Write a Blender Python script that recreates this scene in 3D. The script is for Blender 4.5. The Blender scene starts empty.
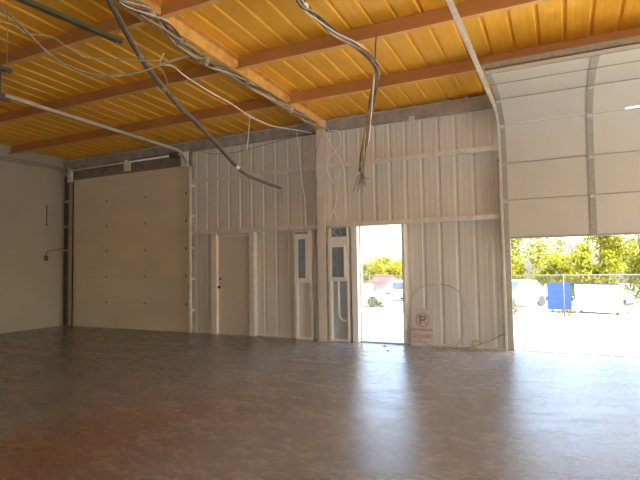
import bpy, bmesh, math, random
from mathutils import Vector, Matrix

# ------------------------------------------------------------------ camera, sky, sun, exposure
scene = bpy.context.scene
COL = scene.collection
scene.view_settings.view_transform = 'Standard'
scene.view_settings.look = 'None'
scene.view_settings.gamma = 1.0
scene.view_settings.use_curve_mapping = False
scene.view_settings.exposure = 1.2
scene.cycles.max_bounces = 14
scene.cycles.diffuse_bounces = 10
scene.cycles.glossy_bounces = 6
scene.cycles.sample_clamp_indirect = 12.0
scene.cycles.use_denoising = True

cd = bpy.data.cameras.new('camera')
cam = bpy.data.objects.new('camera', cd)
COL.objects.link(cam)
cd.sensor_fit = 'HORIZONTAL'
cd.sensor_width = 36.0
cd.lens = 496.39 * 36.0 / 640.0
cd.clip_start = 0.05
cd.clip_end = 400
yaw, pitch, roll = -0.451786, 0.0516751, -0.0155432
F = Vector((math.sin(yaw) * math.cos(pitch), math.cos(yaw) * math.cos(pitch), math.sin(pitch)))
R0 = Vector((math.cos(yaw), -math.sin(yaw), 0))
U0 = R0.cross(F)
Rv = math.cos(roll) * R0 + math.sin(roll) * U0
Uv = -math.sin(roll) * R0 + math.cos(roll) * U0
m = Matrix((Rv, Uv, -F)).transposed().to_4x4()
m.translation = Vector((0, -8.8764, 1.45))
cam.matrix_world = m
scene.camera = cam

world = bpy.data.worlds.new('sky')
scene.world = world
world.use_nodes = True
wt = world.node_tree
bg = wt.nodes['Background']
sky = wt.nodes.new('ShaderNodeTexSky')
sky.sky_type = 'NISHITA'
sky.sun_disc = False
sky.sun_elevation = math.radians(52)
sky.sun_rotation = math.radians(92)
sky.air_density = 1.0
sky.dust_density = 3.0
sky.ozone_density = 1.0
wt.links.new(sky.outputs[0], bg.inputs['Color'])
bg.inputs['Strength'].default_value = 0.55

sd = bpy.data.lights.new('sun', 'SUN')
sd.energy = 9.0
sd.angle = math.radians(0.6)
sd.color = (1.0, 0.99, 0.97)
sun = bpy.data.objects.new('sun', sd)
COL.objects.link(sun)
sdir = Vector((-0.90, 0.03, -0.95)).normalized()      # the way the light travels: from beyond the right-hand wall
sun.rotation_euler = sdir.to_track_quat('-Z', 'Y').to_euler()

random.seed(7)

# ------------------------------------------------------------------ materials
def mat(name, col, rough=0.6, metal=0.0, var=0.12, scale=3.0, bump=0.0, bscale=40.0, col2=None, spec=0.5, stretch=None):
    m = bpy.data.materials.new(name)
    m.use_nodes = True
    nt = m.node_tree
    b = nt.nodes['Principled BSDF']
    b.inputs['Roughness'].default_value = rough
    b.inputs['Metallic'].default_value = metal
    b.inputs['Specular IOR Level'].default_value = spec
    tc = nt.nodes.new('ShaderNodeTexCoord')
    mp = nt.nodes.new('ShaderNodeMapping')
    if stretch:
        mp.inputs['Scale'].default_value = stretch
    nt.links.new(tc.outputs['Object'], mp.inputs['Vector'])
    nz = nt.nodes.new('ShaderNodeTexNoise')
    nz.inputs['Scale'].default_value = scale
    nz.inputs['Detail'].default_value = 5
    nz.inputs['Roughness'].default_value = 0.6
    nt.links.new(mp.outputs[0], nz.inputs['Vector'])
    rp = nt.nodes.new('ShaderNodeValToRGB')
    rp.color_ramp.elements[0].position = 0.3
    rp.color_ramp.elements[1].position = 0.7
    c2 = col2 or tuple(c * (1 - var) for c in col)
    rp.color_ramp.elements[0].color = (*c2, 1)
    rp.color_ramp.elements[1].color = (*(min(1, c * (1 + var * 0.4)) for c in col), 1)
    nt.links.new(nz.outputs['Fac'], rp.inputs['Fac'])
    nt.links.new(rp.outputs[0], b.inputs['Base Color'])
    if bump:
        n2 = nt.nodes.new('ShaderNodeTexNoise')
        n2.inputs['Scale'].default_value = bscale
        n2.inputs['Detail'].default_value = 4
        nt.links.new(mp.outputs[0], n2.inputs['Vector'])
        bp = nt.nodes.new('ShaderNodeBump')
        bp.inputs['Strength'].default_value = bump
        bp.inputs['Distance'].default_value = 0.01
        nt.links.new(n2.outputs['Fac'], bp.inputs['Height'])
        nt.links.new(bp.outputs[0], b.inputs['Normal'])
    return m

M_wall = mat('painted_wall_sheet', (0.67, 0.65, 0.56), 0.62, var=0.10, scale=2.2, bump=0.15, stretch=(1, 1, 0.35))
M_girt = mat('painted_girt', (0.73, 0.69, 0.59), 0.6, var=0.18, scale=9, bump=0.3)
M_col = mat('painted_column', (0.70, 0.655, 0.565), 0.55, var=0.10, scale=6, bump=0.1)
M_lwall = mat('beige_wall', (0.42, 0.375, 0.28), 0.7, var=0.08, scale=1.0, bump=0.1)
M_ceil = mat('amber_roof_deck', (0.95, 0.50, 0.042), 0.5, var=0.10, scale=5, bump=0.15, bscale=60, stretch=(2, 0.6, 1))
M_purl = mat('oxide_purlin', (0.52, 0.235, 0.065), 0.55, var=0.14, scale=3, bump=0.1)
M_purl_lit = mat('lit_purlin_flange', (0.84, 0.47, 0.15), 0.55, var=0.14, scale=5)  # lighter purlin colour: light on the bottom flange is painted in
M_eave = mat('grey_eave', (0.40, 0.37, 0.31), 0.6, var=0.35, scale=5, bump=0.3)
M_raft = mat('rafter_paint', (0.80, 0.46, 0.11), 0.6, var=0.3, scale=7, bump=0.3)
M_raft_fl = mat('rafter_flange', (0.66, 0.52, 0.28), 0.6, var=0.3, scale=9, bump=0.3)
M_door = mat('door_insulation', (0.54, 0.51, 0.42), 0.6, var=0.06, scale=1.5, bump=0.1, bscale=12)
M_doorL = mat('closed_door_panel', (0.72, 0.63, 0.45), 0.6, var=0.08, scale=1.4, bump=0.1, stretch=(0.4, 1, 1))
M_stile = mat('door_stile', (0.36, 0.34, 0.27), 0.6, var=0.25, scale=30, bump=0.2)
M_galv = mat('galvanized', (0.52, 0.51, 0.47), 0.45, metal=0.35, var=0.22, scale=14, bump=0.1)
M_track = mat('painted_track', (0.66, 0.60, 0.48), 0.45, var=0.2, scale=12)
M_darkst = mat('dark_steel', (0.10, 0.085, 0.06), 0.6, var=0.3, scale=8)
M_olive = mat('olive_channel', (0.085, 0.085, 0.035), 0.5, var=0.2, scale=10)
M_black = mat('black_jacket', (0.12, 0.098, 0.072), 0.8, var=0.4, scale=20)
M_hoop = mat('hoop_jacket', (0.42, 0.40, 0.35), 0.7, var=0.2, scale=20)
M_grey = mat('grey_jacket', (0.31, 0.25, 0.17), 0.8, var=0.3, scale=20)
M_tan = mat('tan_jacket', (0.55, 0.43, 0.24), 0.5, var=0.3, scale=20)
M_white = mat('white_jacket', (0.86, 0.80, 0.68), 0.5, var=0.15, scale=20)
M_brown = mat('brown_jacket', (0.22, 0.14, 0.07), 0.5, var=0.4, scale=25)
M_cream = mat('cream_panel', (0.84, 0.81, 0.74), 0.5, var=0.06, scale=5)
M_mdoor = mat('man_door', (0.62, 0.555, 0.44), 0.5, var=0.06, scale=2)
M_mframe = mat('man_door_frame', (0.82, 0.72, 0.58), 0.5, var=0.06, scale=4)
M_blue = mat('blue_grey_recess', (0.27, 0.35, 0.41), 0.35, var=0.2, scale=12)
M_bluewall = mat('blue_grey_board', (0.46, 0.51, 0.53), 0.6, var=0.12, scale=6)
M_head = mat('dusty_header', (0.27, 0.235, 0.17), 0.7, var=0.4, scale=5, bump=0.3)
M_dull = mat('dull_rail', (0.52, 0.46, 0.36), 0.45, var=0.2, scale=12)
M_dark = mat('dark_opening', (0.05, 0.05, 0.055), 0.6)
M_brass = mat('brown_knob', (0.20, 0.09, 0.05), 0.35, metal=0.6)
M_sign = mat('sign_board', (0.62, 0.57, 0.52), 0.5, var=0.08, scale=9)
M_red = mat('sign_red', (0.52, 0.30, 0.26), 0.5, var=0.2, scale=30)
M_redpale = mat('sign_pale_red', (0.60, 0.46, 0.42), 0.5, var=0.2, scale=30)
M_ink = mat('sign_ink', (0.20, 0.21, 0.21), 0.5, var=0.2, scale=30)
M_ground = mat('pale_apron', (0.60, 0.56, 0.50), 0.9, var=0.08, scale=0.8, bump=0.2)
M_fence = mat('fence_wire', (0.085, 0.085, 0.08), 0.6, metal=0.0)
M_carw = mat('white_car_paint', (0.85, 0.85, 0.84), 0.3, var=0.02)
M_glass = mat('car_glass', (0.10, 0.13, 0.15), 0.15)
M_tyre = mat('tyre', (0.03, 0.03, 0.03), 0.8)
M_dumpw = mat('pale_dumpster_paint', (0.78, 0.80, 0.70), 0.55, var=0.12, scale=3)
M_dumpend_shade = mat('grey_green_shaded_end', (0.075, 0.085, 0.058), 0.6, var=0.2, scale=4)  # shade of the end face put into a darker grey-green colour
M_dumpb = mat('blue_dumpster_paint', (0.015, 0.085, 0.30), 0.5, var=0.2, scale=3)
M_lid = mat('dark_lid', (0.06, 0.07, 0.10), 0.5)
M_bark = mat('bark', (0.20, 0.15, 0.10), 0.9, var=0.4, scale=8)
M_roof = mat('rust_roof', (0.13, 0.055, 0.04), 0.8, var=0.3, scale=3)
M_pale = mat('pale_stucco', (0.22, 0.20, 0.18), 0.9)

def leaf_mat(name, col, tr):
    m = bpy.data.materials.new(name)
    m.use_nodes = True
    nt = m.node_tree
    for n in list(nt.nodes):
        nt.nodes.remove(n)
    out = nt.nodes.new('ShaderNodeOutputMaterial')
    oi = nt.nodes.new('ShaderNodeTexCoord')
    nz = nt.nodes.new('ShaderNodeTexNoise')
    nz.inputs['Scale'].default_value = 1.3
    rp = nt.nodes.new('ShaderNodeValToRGB')
    rp.color_ramp.elements[0].position = 0.35
    rp.color_ramp.elements[1].position = 0.65
    rp.color_ramp.elements[0].color = (*(c * 0.55 for c in col), 1)
    rp.color_ramp.elements[1].color = (*col, 1)
    nt.links.new(oi.outputs['Object'], nz.inputs['Vector'])
    nt.links.new(nz.outputs['Fac'], rp.inputs['Fac'])
    d = nt.nodes.new('ShaderNodeBsdfDiffuse')
    t = nt.nodes.new('ShaderNodeBsdfTranslucent')
    t.inputs['Color'].default_value = (*tr, 1)
    nt.links.new(rp.outputs[0], d.inputs['Color'])
    mx = nt.nodes.new('ShaderNodeMixShader')
    mx.inputs[0].default_value = 0.45
    nt.links.new(d.outputs[0], mx.inputs[1])
    nt.links.new(t.outputs[0], mx.inputs[2])
    nt.links.new(mx.outputs[0], out.inputs['Surface'])
    return m
M_leaf = leaf_mat('yellow_green_leaves', (0.26, 0.25, 0.035), (0.34, 0.33, 0.03))
M_leaf2 = leaf_mat('dull_green_leaves', (0.19, 0.205, 0.07), (0.24, 0.25, 0.06))

def floor_mat():
    m = bpy.data.materials.new('worn_concrete')
    m.use_nodes = True
    nt = m.node_tree
    L = nt.links.new
    b = nt.nodes['Principled BSDF']
    tc = nt.nodes.new('ShaderNodeTexCoord')
    def noise(scale, detail=6, rough=0.6, stretch=None, dist=0.0):
        mp = nt.nodes.new('ShaderNodeMapping')
        if stretch:
            mp.inputs['Scale'].default_value = stretch
        L(tc.outputs['Object'], mp.inputs['Vector'])
        n = nt.nodes.new('ShaderNodeTexNoise')
        n.inputs['Scale'].default_value = scale
        n.inputs['Detail'].default_value = detail
        n.inputs['Roughness'].default_value = rough
        n.inputs['Distortion'].default_value = dist
        L(mp.outputs[0], n.inputs['Vector'])
        return n.outputs['Fac']
    def mr(v, a, b_, c=0.0, d=1.0):
        n = nt.nodes.new('ShaderNodeMapRange')
        n.interpolation_type = 'SMOOTHSTEP'
        for i, x in enumerate((a, b_, c, d)):
            n.inputs[1 + i].default_value = x
        L(v, n.inputs[0])
        return n.outputs[0]
    def math_(op, a, b_):
        n = nt.nodes.new('ShaderNodeMath')
        n.operation = op
        for i, x in enumerate((a, b_)):
            if isinstance(x, (int, float)):
                n.inputs[i].default_value = x
            else:
                L(x, n.inputs[i])
        return n.outputs[0]
    def mix(f, a, b_):
        n = nt.nodes.new('ShaderNodeMix')
        n.data_type = 'RGBA'
        if isinstance(f, (int, float)):
            n.inputs[0].default_value = f
        else:
            L(f, n.inputs[0])
        for i, x in ((6, a), (7, b_)):
            if isinstance(x, tuple):
                n.inputs[i].default_value = (*x, 1)
            else:
                L(x, n.inputs[i])
        return n.outputs[2]
    sp = nt.nodes.new('ShaderNodeSeparateXYZ')
    L(tc.outputs['Object'], sp.inputs[0])
    n1 = noise(0.55, 5, 0.55, dist=0.3)
    n2 = noise(3.2, 12, 0.72, (0.55, 1.15, 1), 0.25)
    n3 = noise(0.35, 3, 0.5)
    n4 = noise(46, 4, 0.6)
    n5 = noise(17, 12, 0.8, (0.6, 1.2, 1), 0.2)
    base = mix(mr(n1, 0.25, 0.75), (0.232, 0.233, 0.233), (0.285, 0.286, 0.286))
    base = mix(math_('MULTIPLY', mr(n2, 0.25, 0.90), 0.50), base, (0.37, 0.37, 0.365))
    base = mix(math_('MULTIPLY', mr(n5, 0.62, 0.30), 0.55), base, (0.13, 0.125, 0.12))
    wob = math_('ADD', sp.outputs[0], math_('MULTIPLY', math_('SUBTRACT', n2, 0.5), 0.7))
    # rusty lane worn into the slab, with a straight old edge on its left
    lane = math_('MULTIPLY', mr(wob, -4.75, -4.25), mr(wob, -1.9, -3.8))
    near = mr(math_('ADD', sp.outputs[1], math_('MULTIPLY', n2, 2.0)), -1.6, -5.6)
    lane = math_('MULTIPLY', lane, near)
    rust = mix(mr(n5, 0.30, 0.72), (0.15, 0.066, 0.030), (0.27, 0.155, 0.09))
    base = mix(math_('MULTIPLY', lane, 0.90), base, rust)
    left = mr(wob, -4.0, -5.0)
    base = mix(math_('MULTIPLY', left, 0.55), base, (0.135, 0.105, 0.08))
    pale_bounce = mr(wob, 3.2, 3.8)  # unseen right-hand floor made paler to bounce sun up into the room
    base = mix(pale_bounce, base, (0.50, 0.47, 0.43))
    L(base, b.inputs['Base Color'])
    rgh = math_('ADD', mr(n2, 0.25, 0.80, 0.17, 0.36), math_('MULTIPLY', math_('SUBTRACT', n5, 0.5), 0.55))
    L(rgh, b.inputs['Roughness'])
    b.inputs['Specular IOR Level'].default_value = 0.5
    bp = nt.nodes.new('ShaderNodeBump')
    bp.inputs['Strength'].default_value = 0.22
    bp.inputs['Distance'].default_value = 0.01
    L(math_('ADD', n4, math_('MULTIPLY', n5, 1.0)), bp.inputs['Height'])
    L(bp.outputs[0], b.inputs['Normal'])
    return m
M_floor = floor_mat()

# ------------------------------------------------------------------ mesh building
class MB:
    def __init__(s):
        s.v, s.f, s.mi = [], [], []
    def add(s, vs, fs, mi=0):
        o = len(s.v)
        s.v += [tuple(p) for p in vs]
        s.f += [tuple(i + o for i in f) for f in fs]
        s.mi += [mi] * len(fs)
    def box(s, x0, x1, y0, y1, z0, z1, mi=0):
        s.add([(x0, y0, z0), (x1, y0, z0), (x1, y1, z0), (x0, y1, z0), (x0, y0, z1), (x1, y0, z1), (x1, y1, z1), (x0, y1, z1)],
              [(0, 3, 2, 1), (4, 5, 6, 7), (0, 1, 5, 4), (1, 2, 6, 5), (2, 3, 7, 6), (3, 0, 4, 7)], mi)
    def hexa(s, p, mi=0):      # eight corners, ordered like box()
        s.add(p, [(0, 3, 2, 1), (4, 5, 6, 7), (0, 1, 5, 4), (1, 2, 6, 5), (2, 3, 7, 6), (3, 0, 4, 7)], mi)
    def prism(s, prof, a, b, frame, mi=0):   # closed profile [(u,w)], frame(u,w,t) -> xyz, extruded from t=a to b
        n = len(prof)
        s.add([frame(u, w, a) for u, w in prof] + [frame(u, w, b) for u, w in prof],
              [tuple(range(n))[::-1], tuple(range(n, 2 * n))] + [(i, (i + 1) % n, n + (i + 1) % n, n + i) for i in range(n)], mi)
    def tube(s, pts, r, seg=8, mi=0, smooth=4):
        P = [Vector(p) for p in pts]
        if smooth > 1 and len(P) > 2:
            Q = []
            for i in range(len(P) - 1):
                p0, p1, p2, p3 = P[max(i - 1, 0)], P[i], P[i + 1], P[min(i + 2, len(P) - 1)]
                for k in range(smooth):
                    t = k / smooth
                    Q.append(0.5 * ((2 * p1) + (p2 - p0) * t + (2 * p0 - 5 * p1 + 4 * p2 - p3) * t * t + (3 * p1 - p0 - 3 * p2 + p3) * t ** 3))
            Q.append(P[-1])
            P = Q
        n = None
        vs, fs = [], []
        for i, p in enumerate(P):
            t = (P[min(i + 1, len(P) - 1)] - P[max(i - 1, 0)]).normalized()
            if n is None:
                n = t.orthogonal().normalized()
            else:
                n = (n - t * n.dot(t)).normalized()
            b = t.cross(n)
            rr = r(i / (len(P) - 1)) if callable(r) else r
            for k in range(seg):
                a = 2 * math.pi * k / seg
                vs.append(p + (n * math.cos(a) + b * math.sin(a)) * rr)
        for i in range(len(P) - 1):
            for k in range(seg):
                fs.append((i * seg + k, i * seg + (k + 1) % seg, (i + 1) * seg + (k + 1) % seg, (i + 1) * seg + k))
        fs.append(tuple(range(seg))[::-1])
        fs.append(tuple(range((len(P) - 1) * seg, len(P) * seg)))
        s.add(vs, fs, mi)
    def build(s, name, mats, parent=None, smooth=False, bevel=0.0, loc=None):
        me = bpy.data.meshes.new(name)
        me.from_pydata(s.v, [], s.f)
        for mm in (mats if isinstance(mats, (list, tuple)) else [mats]):
            me.materials.append(mm)
        me.polygons.foreach_set('material_index', s.mi)
        if smooth:
            me.polygons.foreach_set('use_smooth', [True] * len(s.f))
        bm = bmesh.new()
        bm.from_mesh(me)
        bmesh.ops.recalc_face_normals(bm, faces=bm.faces)
        bm.to_mesh(me)
        bm.free()
        me.update()
        o = bpy.data.objects.new(name, me)
        COL.objects.link(o)
        if loc:
            o.location = loc
        if parent:
            o.parent = parent
            o.matrix_parent_inverse = Matrix.Translation(-Vector(parent.location))
        if bevel:
            bv = o.modifiers.new('bevel', 'BEVEL')
            bv.width = bevel
            bv.segments = 2
            bv.limit_method = 'ANGLE'
        return o

def tag(o, label=None, cat=None, group=None, kind=None):
    if label: o['label'] = label
    if cat: o['category'] = cat
    if group: o['group'] = group
    if kind: o['kind'] = kind
    return o

def empty(name, loc, label, cat, group=None, kind=None):
    o = bpy.data.objects.new(name, None)
    o.location = loc
    COL.objects.link(o)
    return tag(o, label, cat, group, kind)

def copy_tree(o, parent=None):
    c = o.copy()
    COL.objects.link(c)
    if parent:
        c.parent = parent
    for ch in [k for k in COL.objects if k.parent == o]:
        copy_tree(ch, c)
    return c

ROOF0, ROOFS = 4.36, 0.04
def roof(y):
    return ROOF0 - ROOFS * y
XL, XR, YB = -11.75, 7.0, -14.0

# ------------------------------------------------------------------ the setting
mb = MB()
mb.add([(XL, YB, 0), (XR, YB, 0), (XR, 0.16, 0), (XL, 0.16, 0), (XL, YB, -0.3), (XR, YB, -0.3), (XR, 0.16, -0.3), (XL, 0.16, -0.3)],
       [(0, 1, 2, 3), (7, 6, 5, 4), (0, 4, 5, 1), (1, 5, 6, 2), (2, 6, 7, 3), (3, 7, 4, 0)])
tag(mb.build('floor', M_floor), 'worn glossy concrete warehouse floor with rusty brown stains', 'floor', kind='structure')

def rib_profile(xa, xb, x0, pitch, depth, wb=0.038, wt=0.020, minor=0.004):
    pts = [(xa, 0)]
    k = math.floor((xa - x0) / pitch) - 1
    while x0 + k * pitch < xb + pitch:
        c = x0 + k * pitch
        prof = [(c - wb, 0), (c - wt, depth), (c + wt, depth), (c + wb, 0)]
        for q in (0.36, 0.64):
            cm = c + pitch * q
            prof += [(cm - 0.014, 0), (cm - 0.006, minor), (cm + 0.006, minor), (cm + 0.014, 0)]
        for p in prof:
            if xa + 1e-4 < p[0] < xb - 1e-4:
                pts.append(p)
        k += 1
    pts.append((xb, 0))
    return pts

# roof deck: ribs run from the front wall up the slope
mb = MB()
pr = rib_profile(XL - 0.05, XR + 0.05, -0.17, 0.308, 0.024, 0.030, 0.014, 0.0012)
vs, fs = [], []
for x, d in pr:
    vs += [(x, YB - 0.05, roof(YB - 0.05) + d), (x, 0.25, roof(0.25) + d)]
for i in range(len(pr) - 1):
    fs.append((2 * i, 2 * i + 1, 2 * i + 3, 2 * i + 2))
mb.add(vs, fs)
mb.hexa([(XL - .2, YB - .2, roof(YB) + .10), (XR + .2, YB - .2, roof(YB) + .10), (XR + .2, .28, roof(.28) + .08), (XL - .2, .28, roof(.28) + .08),
         (XL - .2, YB - .2, roof(YB) + .14), (XR + .2, YB - .2, roof(YB) + .14), (XR + .2, .28, roof(.28) + .12), (XL - .2, .28, roof(.28) + .12)])
tag(mb.build('ceiling', M_ceil), 'amber ribbed metal roof deck overhead', 'ceiling', kind='structure')

# front wall, ribbed sheets between the openings
mb = MB()
def sheet(xa, xb, za, zb, x0=-1.32, pitch=0.301):
    p = rib_profile(xa, xb, x0, pitch, 0.011, 0.036, 0.016, 0.0018)
    vs, fs = [], []
    for x, d in p:
        vs += [(x, d, za), (x, d, zb)]
    for i in range(len(p) - 1):
        fs.append((2 * i, 2 * i + 1, 2 * i + 3, 2 * i + 2))
    mb.add(vs, fs)
    mb.box(xa, xb, 0.04, 0.05, za, zb)
TOP = ROOF0 + 0.04
for a in ((XL, -11.42, 0, TOP), (-11.42, -7.58, 3.70, TOP), (-7.58, -6.90, 0, TOP, -7.09), (-6.90, -5.80, 2.17, TOP, -7.09), (-5.80, -4.25, 0, TOP, -7.09),
          (-4.25, -3.50, 0, TOP), (-3.50, -2.60, 2.20, TOP), (-2.60, -0.82, 0, TOP), (-0.82, 2.95, 3.96, TOP), (2.95, XR, 0, TOP)):
    if len(a) == 5:
        sheet(*a[:4], a[4], 0.2985)
    else:
        sheet(*a)
tag(mb.build('wall_front', M_wall), 'front wall of off-white ribbed steel sheets between the doors', 'wall', kind='structure')

mb = MB(); mb.box(XL - 0.12, XL, YB, 0.05, 0, 5.1)
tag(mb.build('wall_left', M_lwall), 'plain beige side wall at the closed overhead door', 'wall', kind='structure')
mb = MB(); mb.box(XR, XR + 0.12, YB, -7.0, 0, 5.1); mb.box(XR, XR + 0.12, -7.0, -0.8, 3.7, 5.1); mb.box(XR, XR + 0.12, -0.8, 0.05, 0, 5.1)  # unseen opening added in this wall to let more daylight in
tag(mb.build('wall_right', M_lwall), 'beige side wall beyond the raised door, with an opening added for daylight', 'wall', kind='structure')
mb = MB(); mb.box(XL, -1.8, YB - 0.12, YB, 0, 5.1); mb.box(-1.8, 4.5, YB - 0.12, YB, 3.0, 5.1); mb.box(4.5, XR, YB - 0.12, YB, 0, 5.1)  # gap below the lintel is an added opening, unseen, for fill daylight
tag(mb.build('wall_back', M_lwall), 'beige wall behind the camera, with an opening added for daylight', 'wall', kind='structure')

# base angle along the foot of the front wall
mb = MB()
for xa, xb in ((-7.42, -6.92), (-5.74, -4.84), (-2.58, -0.90)):
    mb.box(xa, xb, -0.05, -0.002, 0.0, 0.035)
tag(mb.build('baseboard_front', M_girt), 'low painted base angle along the foot of the ribbed wall', 'baseboard', kind='structure')

# purlins (two runs each, either side of the rafter)
def purlin(y, xa, xb):
    b = roof(y) - 0.205
    t = roof(y) - 0.006
    f = 0.065
    prof = [(0, t), (-0.006, t), (-0.006, b + 0.006), (-f, b + 0.006), (-f, b + 0.022), (-f - 0.006, b + 0.022), (-f - 0.006, b), (0, b)]
    mb = MB()
    mb.prism(prof, xa, xb, lambda u, w, t_: (t_, y + u, w))
    mb.box(xa, xb, y, y + 0.06, t - 0.006, t)
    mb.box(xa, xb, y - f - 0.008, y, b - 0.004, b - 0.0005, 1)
    return mb.build('roof_purlin', [M_purl, M_purl_lit])
names = ['nearest the front wall', 'second from the front wall', 'third from the front wall', 'fourth from the front wall']
for k in range(1, 9):
    y = -1.53 * k
    o = purlin(y, -4.09, XR - 0.01)
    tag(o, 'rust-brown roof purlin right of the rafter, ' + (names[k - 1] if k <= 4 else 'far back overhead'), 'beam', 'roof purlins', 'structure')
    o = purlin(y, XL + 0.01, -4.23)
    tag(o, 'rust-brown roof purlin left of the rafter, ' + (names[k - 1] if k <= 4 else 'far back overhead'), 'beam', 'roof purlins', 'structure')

# rafter: I beam running up the slope from the column
mb = MB()
XC = -4.16
prof = [(-0.095, 0), (0.095, 0), (0.095, 0.012), (0.005, 0.012), (0.005, 0.225), (0.095, 0.225), (0.095, 0.237), (-0.095, 0.237), (-0.095, 0.225),
        (-0.005, 0.225), (-0.005, 0.012), (-0.095, 0.012)]
mb.prism(prof, -0.02, YB + 0.01, lambda u, w, t: (XC + u, t, roof(t) - 0.245 + w))
tag(mb.build('roof_rafter', M_raft), 'steel rafter overhead, its bottom flange laden with cables', 'beam', kind='structure')

# eave strut, two runs
def eave(xa, xb):
    mb = MB()
    prof = [(-0.13, 4.10), (0, 4.10), (0, 4.11), (-0.118, 4.11), (-0.118, 4.27), (0, 4.27), (0, 4.285), (-0.13, 4.285)]
    mb.prism(prof, xa, xb, lambda u, w, t: (t, u - 0.002, w))
    mb.box(xa, xb, -0.145, -0.132, 4.10, 4.122); mb.box(xa, xb, -0.145, -0.132, 4.262, 4.285)
    return mb.build('eave_strut', M_eave)
tag(eave(-4.06, XR - 0.01), 'dusty grey eave strut above the ribbed wall right of the column', 'beam', 'eave struts', 'structure')
tag(eave(XL + 0.01, -4.27), 'dusty grey eave strut above the closed door, left of the column', 'beam', 'eave struts', 'structure')

# girts
def girt(xa, xb, z, label):
    mb = MB()
    h = 0.044
    prof = [(-0.15, z - h), (-0.15, z + h), (-0.135, z + h), (-0.135, z + h - 0.008), (0, z + h - 0.008), (0, z + h - 0.016), (-0.143, z + h - 0.016),
            (-0.143, z - h + 0.008), (-0.135, z - h + 0.008), (-0.135, z - h)]
    prof = [(-0.15, z - h), (-0.15, z + h), (-0.002, z + h), (-0.002, z + h - 0.010), (-0.142, z + h - 0.010), (-0.142, z - h)]
    mb.prism(prof, xa, xb, lambda u, w, t: (t, u, w))
    return tag(mb.build('wall_girt', M_girt), label, 'beam', 'wall girts', 'structure')
mb = MB(); mb.box(-2.40, -2.30, -0.16, -0.146, 4.02, 4.13)
mb.build('clip', M_girt, bpy.data.objects['eave_strut'])
girt(-7.44, -4.27, 3.385, 'upper wall girt between the closed overhead door and the column')
girt(-4.08, -0.89, 3.385, 'upper wall girt between the column and the raised overhead door')
girt(-7.44, -4.27, 2.225, 'lower wall girt over the closed beige door, left of the column')
girt(-4.08, -0.89, 2.225, 'lower wall girt over the open doorway, right of the column')
girt(2.99, XR - 0.01, 2.225, 'lower wall girt beyond the raised door')
girt(2.99, XR - 0.01, 3.385, 'upper wall girt beyond the raised door')

# column
mb = MB()
mb.box(-4.262, -4.092, -0.205, -0.19, 0.02, 4.12)
mb.box(-4.182, -4.172, -0.19, -0.02, 0.02, 4.12)
mb.box(-4.262, -4.092, -0.02, -0.005, 0.02, 4.12)
col = mb.build('steel_column', M_col)
tag(col, 'painted steel column standing between the two electrical panels', 'column', kind='structure')
mb = MB(); mb.box(-4.29, -4.07, -0.23, -0.002, 0.0, 0.02)
mb.build('base_plate', M_col, col)
mb = MB(); mb.box(-4.274, -4.262, -0.205, -0.15, 3.05, 3.14)
mb.build('clip', M_darkst, col)
mb = MB(); mb.box(-4.20, -4.03, -0.235, -0.215, 4.12, 4.29); mb.build('cap_plate', M_girt, col)

# jambs
def jamb(xa, xb, z1, m_, label, y0=-0.16):
    mb = MB()
    mb.box(xa, xb, y0, -0.002, 0.0, z1)
    return tag(mb.build('door_jamb', m_), label, 'jamb', 'door jambs', 'structure')
jamb(-11.73, -11.42, 4.08, M_darkst, 'steel jamb coloured dark for corner shade, left of the closed overhead door', -0.10)  # shadow in the corner put into this jamb by a dark colour
jamb(-7.56, -7.49, 4.08, M_eave, 'pale steel jamb right of the closed overhead door', -0.055)
jamb(-0.862, -0.755, 3.94, M_stile, 'pale steel jamb left of the raised overhead door', -0.055)
jamb(2.90, 2.98, 3.94, M_girt, 'pale steel jamb on the far side of the raised door', -0.055)

# ------------------------------------------------------------------ door_1 : closed overhead door
SEC = 0.629
d1 = empty('door_1', (-9.44, -0.09, 0), 'closed beige sectional overhead door in the far left corner', 'door', kind='structure')
for k in range(6):
    mb = MB()
    mb.box(-11.37, -7.56, -0.10, -0.062, k * SEC + 0.004, (k + 1) * SEC + 0.002)
    mb.build('door_section', M_doorL, d1, bevel=0.003)
mb = MB(); mb.box(-11.44, -7.50, -0.058, -0.045, 0.0, 3.77); mb.build('back_skin', M_doorL, d1)
for k in range(1, 6):
    for x in (-10.16, -8.88):
        mb = MB()
        mb.box(x - 0.028, x + 0.028, -0.109, -0.10, k * SEC - 0.022, k * SEC + 0.022)
        mb.tube([(x - 0.03, -0.109, k * SEC), (x + 0.03, -0.109, k * SEC)], 0.008, 6, smooth=1)
        mb.build('hinge', M_stile, d1)
    mb = MB()
    mb.box(-7.64, -7.56, -0.112, -0.10, k * SEC - 0.03, k * SEC + 0.03)
    mb.tube([(-7.60, -0.12, k * SEC), (-7.50, -0.12, k * SEC)], 0.012, 6, smooth=1)
    mb.build('roller', M_darkst, d1)

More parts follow.
